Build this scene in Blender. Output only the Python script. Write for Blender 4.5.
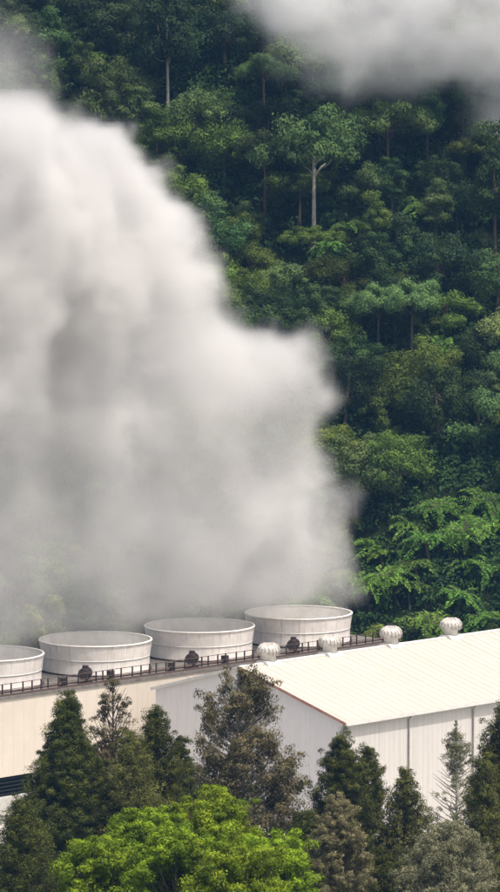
import bpy, math, random
import numpy as np
from mathutils import Vector, Matrix
R = math.radians
S = bpy.context.scene
for o in list(bpy.data.objects): bpy.data.objects.remove(o)
COL = S.collection

# ------------------------------------------------------------------ camera, light
CAM_Z = 62.0; PITCH = R(5.04); F = 4000.0
cam_d = bpy.data.cameras.new('camera'); cam = bpy.data.objects.new('camera', cam_d); COL.objects.link(cam)
cam.location = (0, 0, CAM_Z); cam.rotation_euler = (R(90) - PITCH, 0, 0)
cam_d.sensor_fit = 'HORIZONTAL'; cam_d.sensor_width = 36; cam_d.lens = F * 36 / 500
cam_d.clip_start = 1; cam_d.clip_end = 6000
S.camera = cam
SUN_AZ = R(136)      # compass-like: 0 = +y, clockwise -> sun stands to the right and behind the camera
SUN_EL = R(66)
w = bpy.data.worlds.new('World'); S.world = w; w.use_nodes = True
nt = w.node_tree; nt.nodes.clear()
sky = nt.nodes.new('ShaderNodeTexSky'); sky.sky_type = 'NISHITA'; sky.sun_disc = False
sky.sun_elevation = SUN_EL; sky.sun_rotation = SUN_AZ; sky.air_density = 1.0; sky.dust_density = 6.0; sky.ozone_density = 0.0
bg = nt.nodes.new('ShaderNodeBackground'); bg.inputs[1].default_value = 0.15
wo = nt.nodes.new('ShaderNodeOutputWorld')
nt.links.new(sky.outputs[0], bg.inputs[0]); nt.links.new(bg.outputs[0], wo.inputs[0])
sd = bpy.data.lights.new('sun', 'SUN'); sd.energy = 4.2; sd.angle = R(0.8); sd.color = (1.0, 0.95, 0.88)
sun = bpy.data.objects.new('sun', sd); COL.objects.link(sun)
to_sun = Vector((math.sin(SUN_AZ) * math.cos(SUN_EL), math.cos(SUN_AZ) * math.cos(SUN_EL), math.sin(SUN_EL)))
sun.rotation_euler = to_sun.to_track_quat('Z', 'Y').to_euler(); sun.location = (60, -40, 200)
S.view_settings.view_transform = 'Standard'; S.view_settings.look = 'None'
S.view_settings.exposure = 0.17; S.view_settings.gamma = 1; S.view_settings.use_curve_mapping = False
S.render.engine = 'CYCLES'
S.cycles.use_denoising = True
S.cycles.max_bounces = 8; S.cycles.diffuse_bounces = 3; S.cycles.glossy_bounces = 2
S.cycles.transmission_bounces = 3; S.cycles.volume_bounces = 2; S.cycles.transparent_max_bounces = 8
S.cycles.volume_step_rate = 3.0; S.cycles.volume_max_steps = 128
S.cycles.use_adaptive_sampling = True; S.cycles.adaptive_threshold = 0.03
rng = np.random.default_rng(7); random.seed(7)

def at(px, py, Y):
    """world point at distance Y whose place in the photograph is px, py"""
    u = (px - 250) / F; v = -(py - 446) / F
    d = Vector((u, math.cos(PITCH) + v * math.sin(PITCH), -math.sin(PITCH) + v * math.cos(PITCH)))
    return Vector((0, 0, CAM_Z)) + d * (Y / d.y)
def pix(p):
    q = Vector(p) - Vector((0, 0, CAM_Z))
    dep = q.y * math.cos(PITCH) - q.z * math.sin(PITCH)
    up = q.y * math.sin(PITCH) + q.z * math.cos(PITCH)
    return 250 + F * q.x / dep, 446 - F * up / dep

# ------------------------------------------------------------------ helpers
def tag(o, label=None, cat=None, group=None, kind=None):
    if label: o['label'] = label
    if cat: o['category'] = cat
    if group: o['group'] = group
    if kind: o['kind'] = kind
    return o
def empty(name, loc, rz=0, **k):
    o = bpy.data.objects.new(name, None); COL.objects.link(o); o.location = loc; o.rotation_euler = (0, 0, rz)
    o.empty_display_size = 0.3
    return tag(o, **k)
def link(name, me, mat=None, parent=None, loc=(0, 0, 0), **k):
    if mat is not None and not me.materials: me.materials.append(mat)
    o = bpy.data.objects.new(name, me); COL.objects.link(o); o.location = loc
    if parent is not None: o.parent = parent
    return tag(o, **k)
class MB:
    def __init__(s): s.v = []; s.f = []; s.sm = []
    def add(s, v, f, smooth=False):
        n = len(s.v); s.v += [tuple(p) for p in v]; s.f += [tuple(i + n for i in q) for q in f]; s.sm += [smooth] * len(f)
    def box(s, a, b):
        (x0, y0, z0), (x1, y1, z1) = a, b
        s.add([(x0,y0,z0),(x1,y0,z0),(x1,y1,z0),(x0,y1,z0),(x0,y0,z1),(x1,y0,z1),(x1,y1,z1),(x0,y1,z1)],
              [(0,3,2,1),(4,5,6,7),(0,1,5,4),(1,2,6,5),(2,3,7,6),(3,0,4,7)])
    def tube(s, pts, rad, n=8, caps=True):
        pts = [Vector(p) for p in pts]
        if not hasattr(rad, '__len__'): rad = [rad] * len(pts)
        V = []; Fc = []
        for i, p in enumerate(pts):
            t = (pts[min(i + 1, len(pts) - 1)] - pts[max(i - 1, 0)]).normalized()
            a = t.cross(Vector((0, 0, 1)) if abs(t.z) < .9 else Vector((1, 0, 0))).normalized(); b = t.cross(a)
            for k in range(n):
                c = 2 * math.pi * k / n; V.append(p + (a * math.cos(c) + b * math.sin(c)) * rad[i])
        for i in range(len(pts) - 1):
            for k in range(n):
                k2 = (k + 1) % n; Fc.append((i*n+k, i*n+k2, (i+1)*n+k2, (i+1)*n+k))
        s.add(V, Fc, True)
        if caps:
            s.add(V[:n], [tuple(range(n))]); s.add(V[-n:], [tuple(reversed(range(n)))])
    def lathe(s, prof, n=32, c=(0, 0, 0), smooth=True, closed=False):
        V = []; Fc = []
        for r, z in prof:
            for k in range(n):
                a = 2 * math.pi * k / n; V.append((c[0] + r * math.cos(a), c[1] + r * math.sin(a), c[2] + z))
        m = len(prof)
        for i in range(m if closed else m - 1):
            for k in range(n):
                k2 = (k + 1) % n; i2 = (i + 1) % m
                Fc.append((i*n+k, i*n+k2, i2*n+k2, i2*n+k))
        s.add(V, Fc, smooth)
    def prism(s, poly, a0, a1, axis='x'):
        """poly of (b, z) extruded along x (or y)"""
        n = len(poly); V = []
        for a in (a0, a1):
            for (b, z) in poly: V.append((a, b, z) if axis == 'x' else (b, a, z))
        s.add(V, [tuple(range(n)), tuple(reversed(range(n, 2*n)))] + [(i, i+n, (i+1) % n + n, (i+1) % n) for i in range(n)])
    def mesh(s, name):
        me = bpy.data.meshes.new(name); me.from_pydata(s.v, [], s.f); me.update()
        me.polygons.foreach_set('use_smooth', s.sm); return me
    def build(s, name, mat, parent=None, **k):
        me = s.mesh(name); me.materials.append(mat); return link(name, me, None, parent, **k)

# ------------------------------------------------------------------ materials
def mat(name, col, rough=0.8, noise=None, spec=0.3, metallic=0.0, bump=None, streak=None):
    m = bpy.data.materials.new(name); m.use_nodes = True; t = m.node_tree; N = t.nodes; L = t.links
    b = N['Principled BSDF']; b.inputs['Roughness'].default_value = rough; b.inputs['Metallic'].default_value = metallic
    b.inputs['Specular IOR Level'].default_value = spec; b.inputs['Base Color'].default_value = (*col, 1)
    tc = N.new('ShaderNodeTexCoord'); last = None
    if noise:
        sc, col2, lo, hi = noise
        n = N.new('ShaderNodeTexNoise'); n.inputs['Scale'].default_value = sc; n.inputs['Detail'].default_value = 8
        n.inputs['Roughness'].default_value = .65; L.new(tc.outputs['Object'], n.inputs['Vector'])
        r = N.new('ShaderNodeMapRange'); r.inputs[1].default_value = lo; r.inputs[2].default_value = hi; L.new(n.outputs['Fac'], r.inputs[0])
        x = N.new('ShaderNodeMix'); x.data_type = 'RGBA'; x.inputs[6].default_value = (*col, 1); x.inputs[7].default_value = (*col2, 1)
        L.new(r.outputs[0], x.inputs[0]); L.new(x.outputs[2], b.inputs['Base Color']); last = x.outputs[2]
    if streak:
        (sx, sy, sz), col3, lo, hi = streak
        mp = N.new('ShaderNodeMapping'); mp.inputs['Scale'].default_value = (sx, sy, sz); L.new(tc.outputs['Object'], mp.inputs[0])
        n = N.new('ShaderNodeTexNoise'); n.inputs['Scale'].default_value = 1; n.inputs['Detail'].default_value = 6
        L.new(mp.outputs[0], n.inputs['Vector'])
        r = N.new('ShaderNodeMapRange'); r.inputs[1].default_value = lo; r.inputs[2].default_value = hi; L.new(n.outputs['Fac'], r.inputs[0])
        x = N.new('ShaderNodeMix'); x.data_type = 'RGBA'; x.inputs[7].default_value = (*col3, 1)
        if last: L.new(last, x.inputs[6])
        else: x.inputs[6].default_value = (*col, 1)
        L.new(r.outputs[0], x.inputs[0]); L.new(x.outputs[2], b.inputs['Base Color'])
    if bump:
        sc, dist = bump
        n = N.new('ShaderNodeTexNoise'); n.inputs['Scale'].default_value = sc; n.inputs['Detail'].default_value = 5
        L.new(tc.outputs['Object'], n.inputs['Vector'])
        bm = N.new('ShaderNodeBump'); bm.inputs['Distance'].default_value = dist; L.new(n.outputs['Fac'], bm.inputs['Height'])
        L.new(bm.outputs[0], b.inputs['Normal'])
    return m
def leafmat(name, c1, c2, trans=0.25, vary=0.45, rough=.7):
    """leaf blades: tint differs from leaf to leaf and from tree to tree"""
    m = bpy.data.materials.new(name); m.use_nodes = True; t = m.node_tree; N = t.nodes; L = t.links
    b = N['Principled BSDF']; b.inputs['Roughness'].default_value = rough; b.inputs['Specular IOR Level'].default_value = .10
    a = N.new('ShaderNodeAttribute'); a.attribute_name = 'tint'
    x = N.new('ShaderNodeMix'); x.data_type = 'RGBA'; x.inputs[6].default_value = (*c1, 1); x.inputs[7].default_value = (*c2, 1)
    L.new(a.outputs['Fac'], x.inputs[0])
    oi = N.new('ShaderNodeObjectInfo')
    h = N.new('ShaderNodeHueSaturation'); L.new(x.outputs[2], h.inputs['Color'])
    r = N.new('ShaderNodeMapRange'); r.inputs[3].default_value = 1 - vary; r.inputs[4].default_value = 1 + vary * 1.4
    L.new(oi.outputs['Random'], r.inputs[0]); L.new(r.outputs[0], h.inputs['Value'])
    mu = N.new('ShaderNodeMath'); mu.operation = 'MULTIPLY'; mu.inputs[1].default_value = 7.31; L.new(oi.outputs['Random'], mu.inputs[0])
    fr = N.new('ShaderNodeMath'); fr.operation = 'FRACT'; L.new(mu.outputs[0], fr.inputs[0])
    r2 = N.new('ShaderNodeMapRange'); r2.inputs[3].default_value = .5 - .05 * vary; r2.inputs[4].default_value = .5 + .07 * vary
    L.new(fr.outputs[0], r2.inputs[0]); L.new(r2.outputs[0], h.inputs['Hue'])
    L.new(h.outputs[0], b.inputs['Base Color'])
    tr = N.new('ShaderNodeBsdfTranslucent'); L.new(h.outputs[0], tr.inputs[0])
    ms = N.new('ShaderNodeMixShader'); ms.inputs[0].default_value = trans
    L.new(b.outputs[0], ms.inputs[1]); L.new(tr.outputs[0], ms.inputs[2]); L.new(ms.outputs[0], N['Material Output'].inputs[0])
    return m
M = dict(
    roof=mat('roof_sheet', (.475, .43, .375), .6, noise=(.35, (.435, .40, .355), .4, .7), streak=((2.2, .1, .1), (.40, .365, .315), .48, .75)),
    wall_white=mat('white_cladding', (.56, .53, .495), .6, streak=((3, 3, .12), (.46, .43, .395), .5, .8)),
    wall_gable=mat('gable_cladding_shade_lift', (.73, .69, .68), .6, streak=((3, 3, .12), (.64, .63, .61), .5, .8)),  # copy of the white cladding, coloured lighter to offset the gable's shade
    wall_grey=mat('galvanised_cladding', (.42, .44, .46), .55, streak=((3, 3, .12), (.36, .38, .40), .5, .8)),
    cream=mat('cream_casing', (.61, .545, .465), .7, noise=(.5, (.56, .50, .42), .4, .7), streak=((2.5, 2.5, .15), (.56, .50, .42), .58, .85)),
    shell=mat('fibreglass_shell', (.80, .75, .70), .5, noise=(1.2, (.66, .61, .56), .4, .75), streak=((2.6, 2.6, .25), (.52, .47, .42), .54, .82)),
    shell_in=mat('fibreglass_inner', (.80, .76, .69), .5, noise=(1.2, (.60, .55, .49), .4, .75)),
    pipegrey=mat('grey_pipe', (.30, .29, .27), .6, noise=(3, (.20, .18, .16), .4, .7)),
    deckmat=mat('weathered_deck', (.19, .175, .16), .85, noise=(1.5, (.11, .10, .09), .4, .65)),
    dark=mat('dark_steel', (.035, .028, .026), .6, noise=(3, (.10, .06, .05), .5, .7)),
    rust=mat('brown_steel', (.10, .062, .052), .7, noise=(3, (.09, .07, .06), .4, .7)),
    vent=mat('vent_aluminium', (.60, .57, .53), .4, noise=(4, (.30, .27, .24), .4, .7), metallic=.15),
    redtrim=mat('red_brown_flashing', (.36, .17, .13), .6, noise=(2, (.46, .30, .25), .4, .7)),
    trim=mat('pale_trim', (.66, .64, .60), .6, noise=(2, (.55, .53, .5), .4, .7)),
    concrete=mat('concrete', (.46, .45, .42), .9, noise=(1, (.30, .29, .27), .4, .7)),
    black=mat('louvre_and_inlet_shade', (.02, .022, .026), .8),
    bark=mat('bark', (.12, .09, .065), .95, noise=(4, (.06, .045, .035), .35, .65), bump=(8, .05)),
    palebark=mat('pale_bark', (.42, .39, .33), .9, noise=(2, (.26, .23, .19), .4, .7), bump=(8, .03)),
    soil=mat('forest_soil', (.018, .024, .010), 1, spec=0, noise=(.3, (.012, .018, .007), .4, .6)),
    yard=mat('bounce_yard', (.42, .41, .38), .95, noise=(.2, (.30, .29, .26), .4, .7)),  # ground made pale concrete to bounce light onto the shaded gable
    ground=mat('slope_ground', (.10, .13, .055), 1, noise=(.15, (.20, .19, .15), .48, .62), bump=(3, .1)),
    f_dark=leafmat('leaf_dark', (.016, .032, .014), (.050, .082, .030)),
    f_mid=leafmat('leaf_mid', (.024, .046, .016), (.082, .128, .038)),
    f_light=leafmat('leaf_light', (.042, .074, .024), (.135, .185, .058)),
    f_warm=leafmat('leaf_warm', (.036, .056, .012), (.125, .165, .030)),
    f_fern=leafmat('leaf_fern', (.055, .120, .018), (.170, .320, .045), .3, .25),
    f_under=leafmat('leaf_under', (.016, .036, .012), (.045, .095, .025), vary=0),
    n_conifer=leafmat('leaf_conifer', (.011, .016, .004), (.112, .122, .026), .15, .12),
    n_olive=leafmat('leaf_olive', (.030, .036, .010), (.200, .205, .055), .25, .12),
    n_brown=leafmat('leaf_brown', (.030, .036, .013), (.225, .175, .095), .25, .1),
    n_pale=leafmat('leaf_pale', (.110, .100, .050), (.300, .265, .135), .3, .1),
    n_silver=leafmat('leaf_silver', (.075, .080, .038), (.290, .280, .165), .25, .1),
    n_bright=leafmat('leaf_bright', (.055, .100, .008), (.310, .410, .024), .35, .12),
)

# ------------------------------------------------------------------ terrain
def vnoise(x, y, seed=0):
    x = np.asarray(x, float); y = np.asarray(y, float)
    g = np.random.default_rng(seed).random((64, 64))
    xi = np.floor(x).astype(int); yi = np.floor(y).astype(int); fx = x - xi; fy = y - yi
    fx = fx * fx * (3 - 2 * fx); fy = fy * fy * (3 - 2 * fy)
    G = lambda a, b: g[a % 64, b % 64]
    return (G(xi, yi) * (1 - fx) + G(xi + 1, yi) * fx) * (1 - fy) + (G(xi, yi + 1) * (1 - fx) + G(xi + 1, yi + 1) * fx) * fy
def sstep(a, b, x):
    t = np.clip((np.asarray(x, float) - a) / (b - a), 0, 1); return t * t * (3 - 2 * t)
def hill(x, y):
    x = np.asarray(x, float); y = np.asarray(y, float)
    up = np.maximum(0, y - 388)
    h = up * .74 * sstep(0, 14, up) + 6 * (vnoise(x / 22 + 3, y / 26, 5) - .5) * sstep(2, 30, up)
    h += 2.4 * (vnoise(x / 8, y / 9, 6) - .5) * sstep(2, 20, up)
    h -= 5.5 * np.exp(-((x - 4 - (y - 455) * .25) / 7) ** 2) * sstep(30, 60, up)        # a gully
    h = np.where(y > 540, h - (y - 540) * .5, h)
    near = np.clip(300 - y, 0, 400)
    h = h + np.interp(near, [0, 20, 50, 100, 200, 300, 700], [0, 1.5, 6, 16, 38, 60, 75])
    return h
def grid_mesh(name, xs, ys, hf):
    X, Y = np.meshgrid(xs, ys); Z = hf(X, Y); n, m = X.shape
    me = bpy.data.meshes.new(name); V = np.stack([X, Y, Z], -1).reshape(-1, 3)
    i = np.arange(n * m).reshape(n, m)
    Q = np.stack([i[:-1, :-1], i[:-1, 1:], i[1:, 1:], i[1:, :-1]], -1).reshape(-1, 4)
    me.from_pydata(V.tolist(), [], Q.tolist()); me.polygons.foreach_set('use_smooth', [True] * len(me.polygons)); return me
xs = np.concatenate([np.linspace(-1500, -120, 12), np.linspace(-110, 110, 90), np.linspace(120, 1500, 12)])
me = grid_mesh('ground', xs, np.linspace(-60, 296, 70), hill)
link('ground', me, M['ground'], kind='structure', label='grassy slope below the plant')
me = grid_mesh('yard', xs, np.linspace(296, 388, 24), hill)
link('yard', me, M['yard'], kind='structure', label='yard round the plant, made pale to bounce light onto the gable')
me = grid_mesh('hillside', xs, np.concatenate([np.linspace(388, 560, 110), np.linspace(580, 900, 6)]), hill)
link('hillside', me, M['soil'], kind='structure', label='steep forested hillside behind the cooling tower')

# ------------------------------------------------------------------ foliage meshes
def leaf_mesh(name, P, Nn, T, Ln, Wd, m, tint):
    """P centres, Nn normals, T long axes, Ln, Wd sizes -> folded rhombic leaves"""
    n = len(P)
    Nn = Nn / np.linalg.norm(Nn, axis=1, keepdims=True)
    B = np.cross(Nn, T); B /= (np.linalg.norm(B, axis=1, keepdims=True) + 1e-9)
    T = np.cross(B, Nn)
    Ln = np.broadcast_to(Ln, n)[:, None]; Wd = np.broadcast_to(Wd, n)[:, None]
    V = np.stack([P - T * Ln / 2, P + B * Wd / 2 + T * Ln * .05 - Nn * Wd * .12, P + T * Ln / 2, P - B * Wd / 2 + T * Ln * .05 - Nn * Wd * .12], 1).reshape(-1, 3)
    me = bpy.data.meshes.new(name)
    me.vertices.add(4 * n); me.vertices.foreach_set('co', V.astype(np.float32).ravel())
    me.loops.add(4 * n); me.loops.foreach_set('vertex_index', np.arange(4 * n, dtype=np.int32))
    me.polygons.add(n); me.polygons.foreach_set('loop_start', np.arange(0, 4 * n, 4, dtype=np.int32))
    me.polygons.foreach_set('loop_total', np.full(n, 4, dtype=np.int32))
    me.update(calc_edges=True)
    a = me.attributes.new('tint', 'FLOAT', 'FACE'); a.data.foreach_set('value', np.clip(np.broadcast_to(tint, n), 0, 1).astype(np.float32))
    me.materials.append(m); return me
def rdir(g, n):
    d = g.normal(size=(n, 3)); return d / np.linalg.norm(d, axis=1, keepdims=True)
def puffs(g, C, rad, per, size, droop=0.0, flat=.75, upbias=.35, spread=.6, aspect=.55):
    """leaves on small clumps C (k,3) with radii rad (k); returns arrays for leaf_mesh"""
    k = len(C); rad = np.broadcast_to(rad, k)
    idx = np.repeat(np.arange(k), per); n = len(idx)
    d = rdir(g, n); d[:, 2] += upbias; d /= np.linalg.norm(d, axis=1, keepdims=True)
    rr = rad[idx] * (1 - .45 * g.random(n) ** 2) * (1 + .18 * g.normal(size=n))
    off = d * rr[:, None]; off[:, 2] *= flat
    P = C[idx] + off
    Nn = d + spread * rdir(g, n); T = rdir(g, n); T[:, 2] -= droop
    L = size * (.65 + .7 * g.random(n))
    pt = g.random(k)[idx] * .7 + g.random(n) * .3
    return P, Nn, T, L, L * aspect, pt

def forest_crown(g, R0, H, kpuff, m, name, flat=False, psize=1.15, leaf=.40, per=95):
    d = rdir(g, kpuff); d[:, 2] = np.abs(d[:, 2]) * np.where(g.random(kpuff) < (.12 if flat else .34), -.75, 1)
    th = np.arctan2(d[:, 1], d[:, 0]); ph = g.random(3) * 6
    lump = 1 + .22 * np.sin(th * 2 + ph[0]) + .14 * np.sin(th * 3 + ph[1]) + .12 * np.sin(d[:, 2] * 5 + ph[2])
    C = d * (R0, R0, H) * (lump * (.72 + .3 * g.random(kpuff)))[:, None]
    C[:, 2] = np.where(C[:, 2] < 0, C[:, 2] * (.25 if flat else .75), C[:, 2])
    rad = psize * (.55 + .8 * g.random(kpuff))
    t = puffs(g, C, rad, per, leaf, flat=.72, upbias=.35, spread=.42)
    return leaf_mesh(name, t[0], t[1], t[2], t[3], t[4], m, t[5]), C
def limb_mesh(g, H, r0, targets, fork=.6, base=-1.5):
    """trunk up to H then limbs to targets (points in tree space)"""
    mb = MB(); lean = Vector((g.normal() * .25, g.normal() * .25, 0))
    pts = [Vector((0, 0, base)) + lean * t * t + Vector((0, 0, (H - base) * t)) for t in (0, .25, .5, .75, 1)]
    mb.tube(pts, [r0 * 1.25, r0, r0 * .85, r0 * .72, r0 * .55], 7)
    for c in targets:
        t = fork + (1 - fork) * g.random() * .9
        a = pts[0].lerp(pts[-1], t); a = Vector((0, 0, base)) + lean * t * t + Vector((0, 0, (H - base) * t))
        c = Vector(c); mid = a.lerp(c, .5) + Vector((0, 0, -.08 * (c - a).length)); q = a.lerp(c, .25)
        mb.tube([a, q + Vector((0, 0, -.03)), mid, c], [r0 * .38, r0 * .3, r0 * .2, r0 * .07], 5, False)
    return mb.mesh('trunk')

VAR = {}
g = np.random.default_rng(21)
def make_variants():
    # kind: list of (trunk mesh, [crown mesh], trunk height)
    for kind, n, mats in (('broad', 4, ('f_dark', 'f_mid', 'f_dark', 'f_light')), ('tall', 3, ('f_dark', 'f_mid', 'f_mid')), ('umbrella', 3, ('f_mid', 'f_light', 'f_mid')), ('small', 3, ('f_mid', 'f_light', 'f_dark'))):
        VAR[kind] = []
        for i in range(n):
            if kind == 'broad': R0, Hc, Ht, k, fl, ps, r0 = 3.2 + g.random() * .9, 3.1, 4.0, 50, False, 1.15, .24
            elif kind == 'tall': R0, Hc, Ht, k, fl, ps, r0 = 2.0 + g.random() * .6, 3.6, 6.6, 38, False, .9, .15
            elif kind == 'umbrella': R0, Hc, Ht, k, fl, ps, r0 = 4.0 + g.random() * .8, 2.4, 7.2, 56, True, .95, .20
            else: R0, Hc, Ht, k, fl, ps, r0 = 1.8 + g.random() * .6, 2.0, 1.7, 26, False, .8, .10
            cm, C = forest_crown(g, R0, Hc, k, M[mats[i]], 'crown', fl, ps, leaf=.27, per=230)
            C = C + np.array([0, 0, Ht]); V = np.empty(len(cm.vertices) * 3, np.float32); cm.vertices.foreach_get('co', V)
            V = V.reshape(-1, 3); V[:, 2] += Ht; cm.vertices.foreach_set('co', V.ravel()); cm.update()
            sel = C[g.permutation(len(C))[:9 if kind == 'umbrella' else 7]]
            tm = limb_mesh(g, Ht + Hc * .45, r0, sel, .72 if kind == 'umbrella' else .6)
            tm.materials.append(M['palebark'] if kind == 'tall' and i == 0 or kind == 'umbrella' and i == 0 else M['bark'])
            VAR[kind].append((tm, cm, Ht + Hc))
    # tree ferns: arching fronds with leaflets
    VAR['fern'] = []
    for i in range(5):
        P = []; T = []; Nn = []; Ls = []; Ws = []; mb = MB(); Ht = .9 + i * .5
        mb.tube([(0, 0, -1), (.05, 0, Ht * .5), (0, .04, Ht)], [.15, .12, .11], 7)
        nf = 26
        for f in range(nf):
            az = 2.39996 * f + g.normal() * .25; inner = f / nf
            Lf = (2.1 + g.random() * 1.3) * (1 - .25 * inner); rise = .15 + 1.15 * inner + .25 * g.random(); drop = rise * .55 + .25 + .35 * g.random()
            bend = g.normal() * .35
            pts = []
            for j in range(25):
                t = j / 24; a_ = az + bend * t * t
                dirh = np.array([math.cos(a_), math.sin(a_), 0])
                pts.append(dirh * Lf * t * (1 - .18 * t) + np.array([0, 0, Ht + rise * Lf * t - drop * Lf * t * t]))
            side = np.array([-math.sin(az), math.cos(az), 0])
            mb.tube([tuple(p) for p in pts[::4]], [.035, .03, .026, .02, .016, .012, .008], 4, False)
            for j in range(2, 25):
                t = j / 24; tg = pts[j] - pts[j - 1]; tg /= np.linalg.norm(tg)
                ll = .52 * math.sin(math.pi * min(1, .10 + .88 * t)) ** .8 * (Lf / 2.9) * (.8 + .4 * g.random()) + .05
                for s_ in (-1, 1):
                    if g.random() < .08: continue
                    d = side * s_ + tg * .55 + np.array([0, 0, -.2 - .25 * g.random()]) + g.normal(size=3) * .12; d /= np.linalg.norm(d)
                    P.append(pts[j] + d * ll * .5); T.append(d); Nn.append(np.cross(tg, side * 1.0) * 1 + g.normal(size=3) * .3); Ls.append(ll); Ws.append(.095)
        Nn = np.array(Nn); Nn[Nn[:, 2] < 0] *= -1
        cm = leaf_mesh('fronds', np.array(P), Nn, np.array(T), np.array(Ls), np.array(Ws), M['f_fern'], g.random(len(P)))
        tm = mb.mesh('trunk'); tm.materials.append(M['bark']); VAR['fern'].append((tm, cm, Ht))
make_variants()

def zone(px, py, s_, var):
    """(where it stands, relative to what one can find) and a size / tone word"""
    edge = float(np.interp(py, [90, 130, 195, 250, 330, 400, 520, 620], [20, 110, 172, 218, 290, 328, 347, 350]))
    side = 'at the left edge' if px < 60 else 'left of centre' if px < 190 else 'at the centre' if px < 310 else 'right of centre' if px < 410 else 'by the right edge'
    if py < 20: w_ = 'along the top border ' + side
    elif px < edge - 12 and py > 96:
        w_ = 'veiled in ' + ('the upper' if py < 250 else 'the middle' if py < 430 else 'the lowest') + ' steam ' + side
    elif py < 130 and px > 240: w_ = 'inside the upper cloud ' + side if py < 90 else 'under the upper cloud ' + side
    elif px < edge + 45: w_ = 'bordering the ' + ('top' if py < 120 else 'high' if py < 200 else 'upper right' if py < 320 else 'right' if py < 450 else 'low right') + ' edge of the steam'
    elif py < 130: w_ = 'on the highest slope ' + side
    elif py < 215: w_ = 'below the upper cloud ' + side
    elif py < 300: w_ = 'in the shaded gully height ' + side
    elif py < 385: w_ = 'midway up the slope ' + side
    elif py < 470: w_ = 'low on the slope ' + side
    elif py < 550: w_ = 'above the tree ferns ' + side
    else: w_ = 'at the slope foot ' + side
    return w_, ('large ' if s_ > 1.02 else 'small ' if s_ < .86 else '')
KN = {'broad': ('broadleaf_tree', 'domed tree', 'crown', 'tree'), 'tall': ('slender_tree', 'narrow-crowned tree', 'crown', 'tree'),
      'umbrella': ('canopy_tree', 'umbrella-crowned tree', 'crown', 'tree'), 'small': ('young_tree', 'low bushy tree', 'crown', 'tree'),
      'fern': ('tree_fern', 'arching tree fern', 'fronds', 'tree fern')}
def forest_tree(kind, x, y, s, z=None, label=None, v=None, sz=None, m=None):
    vs = VAR[kind]; i = v if v is not None else int(rng.integers(len(vs))); i = 1 + i % (len(vs) - 1) if v is None and kind in ('umbrella', 'tall') else i; tm, cm, H = vs[i]
    z = float(hill(x, y)) if z is None else z
    nm, lab, cn, cat = KN[kind]
    r = empty(nm, (x, y, z), rng.random() * 6.28)
    if kind == 'fern': r.rotation_euler = (R(-10 + rng.normal() * 9), R(rng.normal() * 10), rng.random() * 6.28)
    r.scale = (s, s, s * (sz or (0.85 + .35 * rng.random())))
    p = pix((x, y, z + H * s * .85)); zn, szw = zone(*p, s, i)
    tone = {'f_dark': 'dark green ', 'f_mid': 'mid-green ', 'f_light': 'light green ', 'f_fern': 'bright ', 'f_warm': 'yellowish green '}[m or cm.materials[0].name.replace('leaf_', 'f_')]
    if label: tag(r, label, cat)
    else: tag(r, f'{szw}{tone}{lab} {zn}', cat)
    r['group'] = nm.replace('_', ' ') + 's on the forest slope'; r['px'] = p[0]; FT.append(r)
    t = link('trunk', tm, None, r)
    if kind == 'fern' or m is None: c = link(cn, cm, None, r)
    else:
        c = link(cn, cm, None, r); c.material_slots[0].link = 'OBJECT'; c.material_slots[0].material = M[m]
    return r

# landmark trees first: (kind, px, py of crown middle, ground distance, scale, variant, material, label)
placed = []; FT = []
def landmark(kind, px, py, s, label, v=0, m=None, sz=1.1):
    """walk up the slope until the crown of a tree rooted there stands at px, py"""
    H = VAR[kind][v][2]
    for Y in np.arange(386, 520, .4):
        p = at(px, py, Y); zg = float(hill(p.x, Y))
        if zg + (H - 1.3) * s * sz >= p.z:
            placed.append((p.x, Y, 3.2 * s)); return forest_tree(kind, p.x, Y, s * (.95 if kind == 'fern' else 1), zg, label, v, sz, m)
landmark('umbrella', 314, 138, 1.4, 'broad grey-green umbrella tree with forked pale trunk below the upper cloud', 0, None, 1.2)
landmark('umbrella', 265, 150, .95, 'umbrella tree just left of the forked pale-trunked tree below the upper cloud', 2, 'f_mid')
landmark('umbrella', 388, 118, 1.0, 'flat-topped tree at the lower fringe of the upper cloud', 1)
landmark('tall', 168, 8, 1.3, 'tall tree with a bare pale trunk at the top left of the slope', 0, None, 1.25)
landmark('tall', 463, 75, .85, 'tall thin-trunked tree half hidden in the upper cloud', 1, None, 1.1)
landmark('tall', 496, 150, 1.3, 'tall tree with a long white trunk at the right edge of the slope', 2, None, 1.3)
landmark('umbrella', 378, 300, .8, 'small flat-topped pale green tree on the middle slope', 1, 'f_light')
landmark('broad', 200, 102, 1.0, 'rounded grey-green tree crown highest above the steam', 3)
landmark('broad', 355, 455, 1.15, 'large olive-green bushy tree right beside the steam edge', 1, 'f_light')
landmark('broad', 440, 385, 1.1, 'big rounded mid-green tree on the middle slope', 1)
landmark('broad', 345, 375, .95, 'rounded dark tree touching the right edge of the steam', 0)
landmark('broad', 478, 405, 1.0, 'bright rounded tree at the right edge of the middle slope', 3)
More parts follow.
